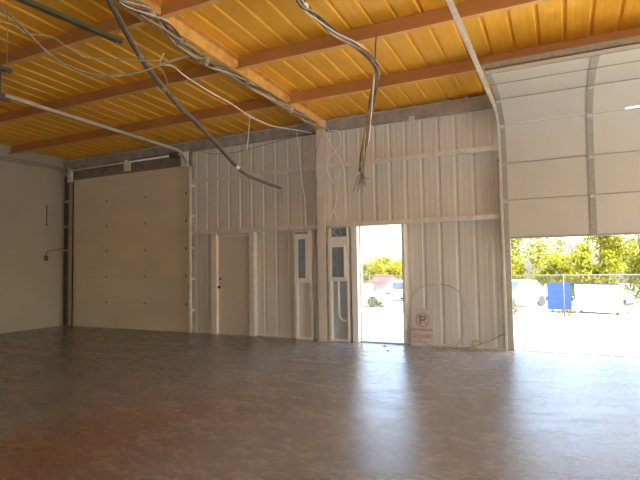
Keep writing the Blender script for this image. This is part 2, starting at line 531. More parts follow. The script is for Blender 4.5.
def track(mb, x, s, zv, r, y0, yend, w=0.055, slope=0.0, hw=0.030):
    # C-section rail: vertical, bend, then horizontal into the room; s = side the channel opens to
    path = [(y0, 0.01), (y0, zv)]
    for i in range(1, 9):
        a = math.pi / 2 * i / 8
        path.append((y0 - r + r * math.cos(a), zv + r * math.sin(a)))
    path.append((yend, zv + r + slope * (path[-1][0] - yend)))
    n = len(path)
    t = 0.004
    def strip(xa, xb, da, db):
        vs, fs = [], []
        for i, (y, z) in enumerate(path):
            a = Vector(path[max(i - 1, 0)]); b = Vector(path[min(i + 1, n - 1)])
            d = (b - a).normalized()
            nn = Vector((-d.y, d.x))
            for xx, dd in ((xa, da), (xb, da), (xb, db), (xa, db)):
                vs.append((xx, y + nn.x * dd, z + nn.y * dd))
        for i in range(n - 1):
            for k in range(4):
                fs.append((4 * i + k, 4 * i + (k + 1) % 4, 4 * i + 4 + (k + 1) % 4, 4 * i + 4 + k))
        fs += [(3, 2, 1, 0), (4 * n - 4, 4 * n - 3, 4 * n - 2, 4 * n - 1)]
        mb.add(vs, fs)
    xs = sorted((x, x + s * w))
    strip(x - t / 2, x + t / 2, -hw, hw)
    strip(xs[0], xs[1], -hw - 0.004, -hw)
    strip(xs[0], xs[1], hw, hw + 0.004)
    return path
mb = MB(); track(mb, -11.42, 1, 3.60, 0.42, -0.175, -4.2)
mb.build('track', M_stile, d1)
mb = MB(); track(mb, -7.47, -1, 3.62, 0.42, -0.175, -4.3, slope=0.015, hw=0.022)
mb.build('track', M_dull, d1)
mb = MB(); mb.box(-7.466, -7.426, -0.20, -0.15, 0.01, 3.70); mb.build('track_angle', M_girt, d1)
for z in (0.5, 1.2, 1.9, 2.62, 3.3):
    mb = MB(); mb.box(-7.466, -7.44, -0.148, -0.01, z - 0.03, z + 0.03); mb.build('track_bracket', M_track, d1)
for z in (1.95, 2.56, 3.22):
    mb = MB(); mb.box(-11.66, -11.42, -0.19, -0.10, z - 0.025, z + 0.025); mb.build('track_bracket', M_galv, d1)
# head plate of the right track and torsion shaft with drum
mb = MB(); mb.box(-7.66, -7.47, -0.24, -0.19, 3.72, 4.07); mb.box(-7.62, -7.50, -0.30, -0.24, 3.90, 4.05)
mb.build('end_bearing_plate', M_girt, d1, bevel=0.006)
mb = MB(); mb.box(-11.42, -11.28, -0.26, -0.19, 3.70, 4.05)
mb.build('end_bearing_plate', M_girt, d1, bevel=0.006)
mb = MB(); mb.tube([(-11.28, -0.26, 3.99), (-7.66, -0.26, 4.01)], 0.021, 8, smooth=1)
mb.build('torsion_shaft', M_white, d1, smooth=True)
mb = MB(); mb.tube([(-7.92, -0.26, 4.01), (-7.70, -0.26, 4.01)], 0.075, 14, smooth=1)
mb.build('cable_drum', M_darkst, d1, smooth=True)
mb = MB(); mb.box(-9.44, -9.24, -0.235, -0.20, 3.80, 4.03); mb.box(-9.37, -9.31, -0.29, -0.235, 3.95, 4.06)
mb.build('centre_bearing_plate', M_white, d1, bevel=0.006)
mb = MB(); mb.box(-11.42, -7.56, -0.06, -0.052, 3.77, 4.085)
mb.build('header_board', M_head, d1)
mb = MB()
mb.box(-7.53, -7.47, -4.40, -4.22, 4.02, 4.12); mb.tube([(-7.50, -4.36, 4.12), (-7.50, -4.36, roof(-4.36))], 0.012, 6, smooth=1)
mb.build('rear_hanger', M_darkst, d1)

# ------------------------------------------------------------------ door_2 : closed man door
d2 = empty('door_2', (-6.32, -0.05, 0), 'closed beige personnel door with a brown knob, right of the overhead door', 'door', kind='structure')
mb = MB(); mb.box(-6.76, -5.93, -0.06, -0.015, 0.0, 2.12); mb.build('door_leaf', M_mdoor, d2, bevel=0.004)
mb = MB(); mb.box(-6.90, -6.76, -0.13, 0.03, 0, 2.18); mb.build('frame_jamb', M_mframe, d2, bevel=0.006)
mb = MB(); mb.box(-5.93, -5.80, -0.11, 0.03, 0, 2.18); mb.build('frame_jamb', M_girt, d2, bevel=0.006)
mb = MB(); mb.box(-6.76, -5.93, -0.10, 0.03, 2.12, 2.18); mb.build('frame_head', M_girt, d2, bevel=0.004)
mb = MB()
mb.tube([(-6.70, -0.06, 1.02), (-6.70, -0.10, 1.02)], 0.016, 10, smooth=1)
mb.tube([(-6.70, -0.095, 1.02), (-6.70, -0.105, 1.02), (-6.70, -0.13, 1.02), (-6.70, -0.14, 1.02)], lambda t: (0.018, 0.032, 0.032, 0.014)[min(3, int(t * 3.99))], 12, smooth=1)
mb.build('knob', M_brass, d2, smooth=True)
mb = MB(); mb.tube([(-6.70, -0.06, 1.20), (-6.70, -0.085, 1.20)], 0.026, 12, smooth=1)
mb.build('deadbolt', M_brass, d2, smooth=True)

# ------------------------------------------------------------------ door_3 : open doorway to the yard
d3 = empty('door_3', (-3.05, -0.05, 0), 'open sunlit doorway to the yard, in pale frame', 'door', kind='structure')
mb = MB(); mb.box(-3.59, -3.47, -0.13, 0.10, 0, 2.24); mb.build('frame_jamb', M_cream, d3, bevel=0.006)
mb = MB(); mb.box(-3.47, -3.44, -0.01, 0.05, 0.0, 2.20); mb.build('door_stop', M_girt, d3)
mb = MB(); mb.box(-2.615, -2.56, -0.10, 0.10, 0, 2.24); mb.build('frame_jamb', M_girt, d3, bevel=0.006)
mb = MB(); mb.box(-3.47, -2.615, -0.10, 0.10, 2.185, 2.24); mb.build('frame_head', M_girt, d3, bevel=0.004)
mb = MB(); mb.box(-3.47, -2.615, -0.06, 0.12, 0.0, 0.022); mb.build('threshold', M_galv, d3, bevel=0.004)

# ------------------------------------------------------------------ door_4 : raised overhead door
d4 = empty('door_4', (1.07, -0.1, 1.87), 'large raised sectional overhead door with pale insulated panels', 'door', kind='structure')
DX0, DX1 = -0.835, 2.96
# hinge line positions (y, z) from the bottom edge up and over
HP = [(-0.12, 1.872), (-0.12, 2.495), (-0.13, 3.112), (-0.23, 3.735), (-0.79, 4.000), (-1.415, 4.030), (-2.03, 3.970)]
def section(k):
    (y0, z0), (y1, z1) = HP[k], HP[k + 1]
    d = Vector((y1 - y0, z1 - z0)); L = d.length; d.normalize()
    nrm = Vector((d.y, -d.x))          # outward side (away from the room)
    if nrm.x < 0 and k < 3: nrm = -nrm
    def pt(x, s, q):
        p = Vector((y0, z0)) + d * s + nrm * q
        return (x, p.x, p.y)
    def slab(mb, xa, xb, sa, sb, qa, qb):
        mb.hexa([pt(xa, sa, qa), pt(xb, sa, qa), pt(xb, sa, qb), pt(xa, sa, qb), pt(xa, sb, qa), pt(xb, sb, qa), pt(xb, sb, qb), pt(xa, sb, qb)])
    lo = 0.030 if k == 3 else 0.0
    mb = MB(); slab(mb, DX0, DX1, lo, L - 0.002, 0.002, 0.045); slab(mb, DX0, DX1, lo, L + (0.0 if k == 2 else 0.012), 0.02, 0.04)
    s = mb.build('door_section', M_door, d4)
    if k == 3:
        mb = MB(); slab(mb, DX0, 0.95, -0.05, 0.05, 0.036, 0.05); slab(mb, DX0, 0.95, 0.0, 0.031, 0.003, 0.036)
        mb.build('seam_strip', M_door, s)
    for xa, xb in ((DX0, DX0 + 0.075), (0.425, 0.515), (DX1 - 0.075, DX1), (1.68, 1.77)):
        mb = MB(); slab(mb, xa, xb, 0.006, L - 0.006, -0.010, 0.002)
        mb.build('stile', M_stile, s)
    if k < 5:
        for x in (DX0 + 0.03, 0.47, DX1 - 0.03, 1.725):
            mb = MB(); slab(mb, x - 0.032, x + 0.032, L - 0.055, L - 0.006, -0.020, -0.010)
            mb.build('hinge', M_galv, s)
    mb = MB(); slab(mb, DX0, DX1, L - 0.016, L - 0.004, -0.006, 0.002)
    mb.build('rail', M_stile, s)
    return s
for k in range(6):
    section(k)
mb = MB(); mb.box(DX0, DX1, -0.125, -0.07, 1.845, 1.874); mb.build('bottom_seal', M_stile, d4)
mb = MB(); track(mb, -0.875, 1, 3.42, 0.50, -0.175, -6.2, 0.036, hw=0.034); mb.build('track', M_track, d4)
mb = MB(); track(mb, 3.02, -1, 3.42, 0.50, -0.175, -6.2, 0.06); mb.build('track', M_track, d4)
for z in (0.4, 1.1, 1.7, 2.5, 3.2):
    mb = MB(); mb.box(-0.900, -0.876, -0.17, -0.003, z - 0.03, z + 0.03); mb.build('track_bracket', M_galv, d4)
# top-edge strut above the panels, hung on the rear of the door
mb = MB()
mb.box(-0.90, 3.0, -1.98, -1.93, 4.095, 4.102); mb.box(-0.90, 3.0, -1.984, -1.978, 4.06, 4.135); mb.box(-0.90, 3.0, -1.932, -1.926, 4.06, 4.135)
mb.build('stiffening_strut', M_stile, d4)
mb = MB(); mb.box(-0.885, -0.845, -1.99, -1.90, 3.93, 4.10); mb.box(2.96, 2.99, -1.99, -1.90, 3.93, 4.10)
mb.build('top_fixture', M_galv, d4)
for x in (-0.87, 3.0):
    mb = MB(); mb.tube([(x, -5.6, 3.95), (x, -5.6, roof(-5.6))], 0.014, 6, smooth=1); mb.build('track_hanger', M_galv, d4)
mb = MB(); mb.box(-0.82, 2.93, -0.05, 0.06, 3.95, 4.03)
tag(mb.build('trim_1', M_girt), 'steel header over the raised overhead door opening', 'trim', kind='structure')
mb = MB(); mb.box(-0.80, 2.94, -0.02, 0.22, -0.01, 0.006)
tag(mb.build('trim_2', M_galv), 'grey threshold plate across the raised overhead door opening', 'trim', kind='structure')

# ------------------------------------------------------------------ electrical panels
e1 = empty('electrical_panel', (-4.61, -0.10, 1.12), 'cream electrical panel with narrow blue-grey opening, left of the column', 'electrical panel', 'electrical panels')
mb = MB()
X0, X1, Z0, Z1, wx0, wx1, wz0, wz1 = -4.81, -4.42, 1.12, 2.15, -4.725, -4.565, 1.21, 1.985
for b in ((X0, wx0, Z0, Z1), (wx1, X1, Z0, Z1), (wx0, wx1, Z0, wz0), (wx0, wx1, wz1, Z1)):
    mb.box(b[0], b[1], -0.155, -0.145, b[2], b[3])
mb.build('cover', M_cream, e1)
mb = MB()
mb.box(X0, X0 + 0.01, -0.145, -0.01, Z0, Z1); mb.box(X1 - 0.01, X1, -0.145, -0.01, Z0, Z1)
mb.box(X0 + .01, X1 - .01, -0.145, -0.01, Z0, Z0 + .01); mb.box(X0 + .01, X1 - .01, -0.145, -0.01, Z1 - .01, Z1)
mb.build('box', M_cream, e1)
mb = MB(); mb.box(wx0 - .02, wx1 + .02, -0.135, -0.120, wz0 - .02, wz1 + .02); rc = mb.build('breaker_recess', M_blue, e1)
for i in range(12):
    mb = MB(); z = wz0 + 0.05 + i * 0.057
    mb.box(wx0 + 0.025, wx1 - 0.025, -0.145, -0.135, z, z + 0.04); mb.build('breaker', M_blue, rc, bevel=0.003)
mb = MB(); mb.box(X0 + 0.02, X1 - 0.08, -0.158, -0.155, Z1 - 0.065, Z1 - 0.02); mb.build('nameplate', M_blue, e1)

e2 = empty('electrical_panel', (-3.86, -0.10, 1.15), 'wider electrical panel with open wired top, beside the open doorway', 'electrical panel', 'electrical panels')
X0, X1, Z0, Z1, wx0, wx1, wz0, wz1 = -4.06, -3.65, 1.15, 2.20, -3.985, -3.735, 1.225, 1.80
mb = MB()
for b in ((X0, wx0, Z0, 2.0), (wx1, X1, Z0, 2.0), (wx0, wx1, Z0, wz0), (wx0, wx1, wz1, 2.0)):
    mb.box(b[0], b[1], -0.155, -0.145, b[2], b[3])
mb.build('cover', M_cream, e2)
mb = MB()
mb.box(X0, X0 + .035, -0.150, -0.01, Z0, Z1); mb.box(X1 - .025, X1, -0.150, -0.01, Z0, Z1)
mb.box(X0 + .035, X1 - .025, -0.145, -0.01, Z0, Z0 + .01); mb.box(X0 + .035, X1 - .025, -0.150, -0.01, Z1 - .03, Z1)
mb.build('box', M_cream, e2)
mb = MB(); mb.box(X0 + .035, X1 - .025, -0.06, -0.045, Z0 + .01, Z1 - .03); mb.build('back_plate', M_blue, e2)
mb = MB(); mb.box(wx0 - .02, wx1 + .02, -0.140, -0.120, wz0 - .02, wz1 + .02); rc = mb.build('breaker_recess', M_blue, e2)
for i in range(9):
    for xx in (wx0 + 0.03, wx0 + 0.13):
        mb = MB(); z = wz0 + 0.04 + i * 0.057
        mb.box(xx, xx + 0.09, -0.149, -0.140, z, z + 0.042); mb.build('breaker', M_blue, rc, bevel=0.003)
mb = MB(); mb.box(wx1 + 0.005, wx1 + 0.03, -0.175, -0.155, wz0 - 0.02, wz1 + 0.02); mb.build('door_edge', M_white, e2)
for pts in ([(-4.02, -0.09, 2.0), (-3.98, -0.11, 2.06), (-3.95, -0.10, 2.12), (-3.94, -0.08, 2.165)],
            [(-4.03, -0.09, 2.16), (-3.97, -0.12, 2.11), (-3.93, -0.10, 2.05), (-3.87, -0.09, 2.0)],
            [(-3.80, -0.09, 2.0), (-3.79, -0.11, 2.07), (-3.83, -0.10, 2.12), (-3.84, -0.08, 2.165)]):
    mb = MB(); mb.tube(pts, 0.006, 6); mb.build('wire', M_white, e2, smooth=True)

# framed backboards below the panels
def backboard(xa, xb, zt, m_, label):
    o = empty('panel_backboard', ((xa + xb) / 2, -0.05, 0), label, 'backboard', 'backboards under the panels')
    for x in (xa, xb - 0.05):
        mb = MB(); mb.box(x, x + 0.05, -0.13, -0.04, 0.0, zt); mb.build('post', M_cream, o, bevel=0.003)
    mb = MB(); mb.box(xa, xb, -0.04, -0.028, 0.0, zt); mb.build('board', m_, o)
    mb = MB(); mb.box(xa + 0.05, xb - 0.05, -0.12, -0.04, 0.0, 0.04); mb.build('sill_plate', M_cream, o)
    return o
backboard(-4.82, -4.42, 1.115, M_wall, 'cream board framed by posts, under the narrow electrical panel')
bb = backboard(-4.06, -3.64, 1.145, M_bluewall, 'grey-blue board framed by posts, under the wider electrical panel')
mb = MB(); mb.tube([(-3.88, -0.09, 1.145), (-3.88, -0.09, 0.60), (-3.87, -0.09, 0.48), (-3.83, -0.085, 0.42), (-3.78, -0.075, 0.39), (-3.74, -0.066, 0.385)], 0.022, 8)
tag(mb.build('conduit', M_cream, smooth=True), 'short cream conduit curving down below the wider electrical panel', 'conduit')

# ------------------------------------------------------------------ sign leaning at the foot of the wall
sg = empty('parking_sign', (-2.27, -0.16, 0.0), 'faded no-parking sign leaning against the wall right of the doorway', 'sign')
W2, H, TH = 0.20, 0.66, 0.006
lean = math.atan2(0.12, 0.66)
SM = Matrix.Translation((-2.27, -0.150, 0.003)) @ Matrix.Rotation(-lean, 4, 'X')
def on_sign(mb_, name, m_, parent=None, **k):
    mb_.v = [tuple(SM @ Vector(p)) for p in mb_.v]
    return mb_.build(name, m_, parent or sg, **k)
mb = MB(); mb.box(-W2, W2, 0, TH, 0, H)
board = on_sign(mb, 'board', M_sign)
def ring(mb_, cx, cz, r0, r1, y, n=40):
    vs, fs = [], []
    for i in range(n):
        a = 2 * math.pi * i / n
        vs += [(cx + r0 * math.cos(a), y, cz + r0 * math.sin(a)), (cx + r1 * math.cos(a), y, cz + r1 * math.sin(a)),
               (cx + r0 * math.cos(a), y - 0.002, cz + r0 * math.sin(a)), (cx + r1 * math.cos(a), y - 0.002, cz + r1 * math.sin(a))]
    for i in range(n):
        j = (i + 1) % n
        fs += [(4 * i + 2, 4 * i + 3, 4 * j + 3, 4 * j + 2), (4 * i, 4 * i + 1, 4 * j + 1, 4 * j), (4 * i + 1, 4 * i + 3, 4 * j + 3, 4 * j + 1), (4 * i, 4 * i + 2, 4 * j + 2, 4 * j)]
    mb_.add(vs, fs)
mb = MB(); ring(mb, 0, 0.46, 0.104, 0.128, 0)
a = math.radians(45)
for s in (1,):
    dx, dz = math.cos(a) * 0.106, math.sin(a) * 0.106
    nx, nz = 0.009, -0.009
    mb.hexa([(-dx - nx, -0.002, 0.46 + dz - nz * -1), (-dx + nx, -0.002, 0.46 + dz + nz * -1), (-dx + nx, 0, 0.46 + dz + nz * -1), (-dx - nx, 0, 0.46 + dz + nz),
             (dx - nx, -0.002, 0.46 - dz - 0.009), (dx + nx, -0.002, 0.46 - dz + 0.009), (dx + nx, 0, 0.46 - dz + 0.009), (dx - nx, 0, 0.46 - dz - 0.009)])
on_sign(mb, 'prohibition_ring', M_red)
def text(body, size, cx, cz, m_, name, bold=0.0, xs=1.0):
    cu = bpy.data.curves.new(name, 'FONT')
    cu.body = body
    cu.size = size
    cu.align_x = 'CENTER'
    cu.extrude = 0.0015
    cu.offset = bold
    t = bpy.data.objects.new(name, cu)
    COL.objects.link(t)
    bpy.context.view_layer.update()
    me = bpy.data.meshes.new_from_object(t.evaluated_get(bpy.context.evaluated_depsgraph_get()))
    bpy.data.objects.remove(t)
    me.transform(SM @ Matrix.Translation((cx, -0.004, cz)) @ Matrix.Rotation(math.pi / 2, 4, 'X') @ Matrix.Scale(xs, 4, (1, 0, 0)))
    me.materials.clear()
    me.materials.append(m_)
    o = bpy.data.objects.new(name, me)
    COL.objects.link(o)
    o.parent = sg
    o.matrix_parent_inverse = Matrix.Translation(-Vector(sg.location))
    return o
text('P', 0.22, 0.0, 0.385, M_ink, 'letter', 0.006, 1.2)
text('NO PARKING', 0.062, 0.0, 0.265, M_ink, 'lettering', 0.001)
mb = MB(); mb.box(-0.17, 0.18, -0.0015, 0, 0.13, 0.225); on_sign(mb, 'red_band', M_redpale)
text('ANY TIME', 0.066, 0.0, 0.150, M_red, 'lettering', 0.002)
mb = MB(); mb.box(-W2, W2, -0.0015, 0, H - 0.022, H - 0.008); on_sign(mb, 'red_band', M_redpale)
mb = MB(); mb.box(-0.17, 0.17, -0.0015, 0, 0.075, 0.083); on_sign(mb, 'rule', M_ink)

# hoop of stiff cable leaning on the wall in front of the sign
hp = [(-1.98, -0.06, 1.10), (-2.245, -0.08, 1.055), (-2.43, -0.12, 0.89), (-2.515, -0.165, 0.696), (-2.51, -0.20, 0.468), (-2.465, -0.22, 0.277), (-2.32, -0.24, 0.15),
      (-2.164, -0.26, 0.07), (-2.027, -0.28, 0.025), (-1.85, -0.29, 0.012), (-1.671, -0.29, 0.04), (-1.55, -0.27, 0.22), (-1.47, -0.22, 0.469), (-1.48, -0.17, 0.677),
      (-1.545, -0.13, 0.835), (-1.62, -0.10, 0.969), (-1.777, -0.07, 1.066), (-1.93, -0.06, 1.10)]
mb = MB(); mb.tube(hp, 0.0085, 6)
tag(mb.build('cable_hoop', M_hoop, smooth=True), 'large hoop of grey cable leaning on the wall around the sign', 'cable')
mb = MB(); mb.tube([(-1.67, -0.31, 0.012), (-1.42, -0.24, 0.05), (-1.18, -0.14, 0.13), (-0.98, -0.075, 0.225), (-0.87, -0.07, 0.30)], 0.009, 6)
tag(mb.build('loose_cable', M_grey, smooth=True), 'loose grey cable rising from the floor to the raised door jamb', 'cable')
mb = MB(); mb.tube([(-1.24, -0.20, 0.115), (-1.30, -0.21, 0.155), (-1.37, -0.22, 0.145), (-1.40, -0.24, 0.09), (-1.33, -0.26, 0.03), (-1.24, -0.27, 0.009)], 0.010, 6)
tag(mb.build('cable_offcut', M_grey, smooth=True), 'short curled cable offcut at the wall foot, right of the hoop', 'cable')

# ------------------------------------------------------------------ left wall bits
ob = empty('outlet_box', (-11.72, -0.60, 1.75), 'small dark outlet box on left wall fed by a curved conduit', 'outlet')
mb = MB(); mb.box(-11.749, -11.70, -0.64, -0.56, 1.68, 1.81); mb.build('box', M_darkst, ob, bevel=0.006)
mb = MB(); mb.tube([(-11.725, -0.60, 1.81), (-11.725, -0.59, 1.88), (-11.72, -0.53, 1.93), (-11.72, -0.40, 1.95), (-11.72, -0.25, 1.97), (-11.71, -0.13, 2.02)], 0.011, 6)
mb.build('conduit', M_grey, ob, smooth=True)
hk = empty('wall_bracket', (-11.73, -0.55, 2.6), 'thin vertical metal bar fixed to the left wall', 'bracket')
mb = MB(); mb.box(-11.749, -11.735, -0.60, -0.575, 2.60, 3.10); mb.build('bar', M_brown, hk)
mb = MB(); mb.box(-11.749, -11.73, -0.63, -0.54, 2.575, 2.605); mb.build('foot', M_brown, hk)

# ------------------------------------------------------------------ hung channels
def channel(end, start, label):
    o = empty('hung_channel', end, label, 'channel', 'hung metal channels')
    mb = MB()
    (x0, y0, z0), (x1, y1, z1) = end, start
    w, h = 0.036, 0.042
    prof = [(-w, 0), (w, 0), (w, h), (w - .006, h), (w - .006, .006), (-w + .006, .006), (-w + .006, h), (-w, h)]
    mb.prism(prof, 0, 1, lambda u, v, t: (x0 + (x1 - x0) * t + u, y0 + (y1 - y0) * t, z0 + (z1 - z0) * t + v))
    mb.build('rail', M_olive, o)
    for t in (0.02, 0.9):
        x, y, z = x0 + (x1 - x0) * t, y0 + (y1 - y0) * t, z0 + (z1 - z0) * t
        mb = MB(); mb.tube([(x, y, z - 0.02), (x, y, roof(y))], 0.005, 6, smooth=1)
        mb.tube([(x, y, z - 0.028), (x, y, z - 0.004)], 0.012, 6, smooth=1)
        mb.build('hanger_wire', M_grey, o)
    return o

CH1 = ((-4.506, -4.80, 4.06), (-4.506, -7.6, 3.90))
CH2 = ((-5.90, -5.20, 3.83), (-5.90, -7.8, 3.80))
channel(*CH1, 'dark olive channel hung by wires left of the thick black cable')
channel(*CH2, 'short end of a dark olive channel hung at the left edge')

# ------------------------------------------------------------------ cables under the roof
def cable(name, pts, r, m_, label, cat='cable', group=None):
    mb = MB(); mb.tube(pts, r, 8)
    return tag(mb.build(name, m_, smooth=True), label, cat, group)

bc = empty('black_cable', (-4.605, -1.0, 2.892), 'thick black cable drooping from the roof to a cut end', 'cable')
BP = [(-4.086, -5.4, 4.264), (-4.378, -4.96, 4.262), (-4.629, -4.52, 4.194), (-4.772, -4.08, 4.026), (-4.965, -3.64, 3.986), (-5.047, -3.2, 3.837),
      (-5.034, -2.76, 3.656), (-5.085, -2.32, 3.504), (-4.898, -1.88, 3.109), (-4.82, -1.44, 2.995), (-4.605, -1.0, 2.892)]
BP = [(-3.95, -5.8, roof(-5.8) - 0.06)] + BP
mb = MB(); mb.tube(BP, 0.026, 10); mb.build('jacket', M_black, bc, smooth=True)
def off(pts, amp, seed, ph=0):
    rnd = random.Random(seed)
    return [(x + rnd.uniform(-amp, amp), y + rnd.uniform(-amp, amp), z + rnd.uniform(-amp, amp)) for x, y, z in pts]
mb = MB(); mb.tube([(x + 0.022, y, z + 0.022) for x, y, z in BP], 0.012, 6); mb.build('side_wire', M_grey, bc, smooth=True)
for a, b in ((3.45, 0.10), (5.0, 0.09), (8.9, 0.06)):
    i = int(a); t = a - i
    p = Vector(BP[i]).lerp(Vector(BP[i + 1]), t); d = (Vector(BP[i + 1]) - Vector(BP[i])).normalized() * b * 0.5
    mb = MB(); mb.tube([p - d, p + d], 0.036, 10, smooth=1); mb.build('tape_wrap', M_white if b == 0.06 else M_grey, bc, smooth=True)

def strand_bundle(name, pts, strands, amp, label, group=None, loc=None):
    o = empty(name, loc or pts[-1], label, 'cable bundle', group)
    # finer path so strands can twist round one another
    for k, (r, m_) in enumerate(strands):
        ph = 2 * math.pi * k / len(strands)
        out = []
        rnd = random.Random(k * 13 + 5)
        N = len(pts)
        for i, p in enumerate(pts):
            a = ph + i * (0.7 + 0.1 * k)
            out.append((p[0] + amp * math.cos(a) + rnd.uniform(-.3, .3) * amp, p[1] + amp * 0.6 * math.sin(a + 1), p[2] + amp * math.sin(a) + rnd.uniform(-.3, .3) * amp))
        mb = MB(); mb.tube(out, r, 6); mb.build('strand', m_, o, smooth=True)
    return o
B2P = [(-2.40, -4.75, roof(-4.75) - 0.03), (-2.388, -4.35, 4.261), (-2.396, -4.15, 4.259), (-2.396, -3.9, 4.271), (-2.32, -3.6, 4.206), (-2.167, -3.35, 4.128),
       (-2.056, -3.2, 4.039), (-1.977, -3.12, 3.889), (-1.994, -3.1, 3.747), (-2.052, -3.1, 3.503), (-2.097, -3.1, 3.257), (-2.142, -3.1, 3.01), (-2.188, -3.1, 2.762), (-2.204, -3.1, 2.60)]
b2 = strand_bundle('cable_bundle', B2P, [(0.013, M_black), (0.011, M_grey), (0.010, M_brown), (0.009, M_white), (0.011, M_black), (0.009, M_tan), (0.008, M_brown), (0.007, M_white), (0.009, M_grey)], 0.026,
                   'twisted bundle of dark and pale wires hanging down before the upper wall girt')
rnd = random.Random(3)
for k in range(18):
    x, y, z = B2P[-1]
    a = rnd.uniform(0, 6.28); s = rnd.uniform(0.03, 0.12)
    mb = MB(); mb.tube([(x + rnd.uniform(-.015, .015), y, z + 0.02), (x + s * 0.5 * math.cos(a), y + 0.5 * s * math.sin(a), z - 0.06), (x + s * math.cos(a), y + s * math.sin(a), z - rnd.uniform(0.04, 0.24))], 0.0045, 5)
    mb.build('frayed_wire', M_grey if k % 3 else M_black, b2, smooth=True)
p = Vector(B2P[1]); 
mb = MB(); mb.tube([p.lerp(Vector(B2P[2]), 0.35), p.lerp(Vector(B2P[2]), 0.75)], 0.036, 10, smooth=1); mb.build('tape_wrap', M_white, b2, smooth=True)
mb = MB(); mb.tube([(-1.965, -3.12, roof(-1.53 * 2) - 0.15), (-1.975, -3.135, 4.20), (-1.982, -3.13, 4.114), (-1.992, -3.125, 3.95)], 0.012, 6)
mb.build('hanger_strap', M_brown, b2, smooth=True)

RAFT = [(-4.046, -5.233, 4.284), (-4.038, -5.106, 4.279), (-4.008, -4.85, 4.269), (-4.026, -4.598, 4.259), (-4.137, -4.258, 4.245), (-4.216, -3.85, 4.229), (-4.211, -3.653, 4.221), (-4.161, -3.279, 4.206), (-4.126, -2.839, 4.189), (-4.088, -2.347, 4.169), (-4.086, -1.553, 4.137), (-4.07, -1.031, 4.116), (-4.067, -0.59, 4.099)]
rb = strand_bundle('cable_bundle', RAFT, [(0.014, M_grey), (0.012, M_brown), (0.010, M_grey), (0.010, M_tan), (0.012, M_black), (0.006, M_white), (0.011, M_brown), (0.014, M_tan), (0.009, M_brown)], 0.047,
                   'long sagging bundle of dusty cables tied along the rafter to the column', loc=RAFT[-1])
for i in (2, 4, 6, 8, 10):
    p = Vector(RAFT[i]); d = (Vector(RAFT[i + 1]) - p).normalized() * 0.03
    mb = MB(); mb.tube([p - d, p + d], 0.060, 10, smooth=1); mb.build('cable_tie', M_tan if i % 4 else M_grey, rb, smooth=True)

cable('roof_cable', [(-4.95, -6.6, roof(-6.6) - 0.02), (-5.0, -6.0, 4.161), (-5.087, -5.83, 4.141), (-5.124, -5.65, 4.105), (-5.144, -5.47, 4.022), (-5.134, -5.3, 3.918), (-5.125, -5.12, 3.846), (-5.003, -4.95, 3.777),
      (-4.872, -4.78, 3.757), (-4.741, -4.6, 3.795), (-4.599, -4.42, 3.874), (-4.436, -4.25, 3.99), (-4.30, -4.08, 4.11), (-4.22, -3.95, 4.18)], 0.013, M_grey,
      'grey cable looping low beneath the roof from the left edge to the rafter')
cable('tan_wire', [(-4.96, -6.0, 3.929), (-5.133, -5.8, 4.029), (-5.202, -5.6, 4.079), (-5.285, -5.4, 4.094), (-5.193, -5.2, 4.134), (-5.293, -5.0, 4.167), (-5.144, -4.8, 4.036),
      (-5.088, -4.6, 4.075), (-4.62, -4.4, 4.031), (-4.484, -4.2, 4.079)], 0.008, M_tan, 'thin tan wire kinked beneath the roof above the grey loop')
cable('white_cord', [(-4.50, -4.12, 4.20), (-4.676, -4.0, 4.144), (-4.561, -3.9, 4.131), (-4.513, -3.8, 4.076), (-4.549, -3.6, 4.068), (-4.527, -3.15, 4.008), (-4.501, -2.7, 3.972), (-4.47, -2.2, 3.899),
      (-4.50, -1.5, 3.92), (-4.42, -0.7, 4.02), (-4.33, -0.27, 4.06)], 0.009, M_white, 'white cord running beside the rafter towards the column')
cable('dangling_wire', [(-4.67, -4.04, 4.12), (-4.72, -3.88, 4.06), (-4.78, -3.76, 4.01), (-4.86, -3.66, 4.00)], 0.007, M_tan, 'short tan wire linking the white cord and black cable')
cable('pull_cord', [(-5.341, -0.9, roof(-.9)), (-5.366, -0.9, 4.143), (-5.392, -0.9, 3.91), (-5.429, -0.9, 3.698)], 0.010, M_white, 'short pale cord dangling from the roof before the eave strut')
cable('swag_wire', [(-7.50, -0.215, 4.12), (-7.262, -0.22, 4.108), (-6.983, -0.22, 3.986), (-6.711, -0.22, 3.922), (-6.183, -0.22, 3.894), (-5.627, -0.22, 3.946), (-4.747, -0.22, 4.043), (-4.29, -0.215, 4.12)],
      0.006, M_brown, 'thin dark wire sagging below the eave strut left of the column')
cable('wall_wire', [(-4.685, -0.21, 4.12), (-4.68, -0.2, 4.0), (-4.661, -0.18, 3.751), (-4.642, -0.17, 3.448), (-4.592, -0.17, 3.045), (-4.552, -0.17, 2.745), (-4.546, -0.17, 2.448), (-4.538, -0.16, 2.20)],
      0.010, M_white, 'white wire hanging down the wall left of the column')
cable('wall_wire', [(-4.10, -0.225, 4.10), (-4.18, -0.225, 3.852), (-4.255, -0.222, 3.665), (-4.30, -0.20, 3.48), (-4.33, -0.18, 3.36), (-4.36, -0.17, 3.27)], 0.007, M_tan, 'tan wire crossing the upper face of the column')
cable('wall_wire', [(-4.102, -0.210, 4.154), (-4.008, -0.200, 3.933), (-3.925, -0.190, 3.746), (-3.801, -0.180, 3.556), (-3.701, -0.170, 3.313), (-3.666, -0.170, 2.981), (-3.653, -0.170, 2.596), (-3.649, -0.170, 2.291)],
      0.009, M_white, 'longest white wire right of the column, falling to the lower girt')
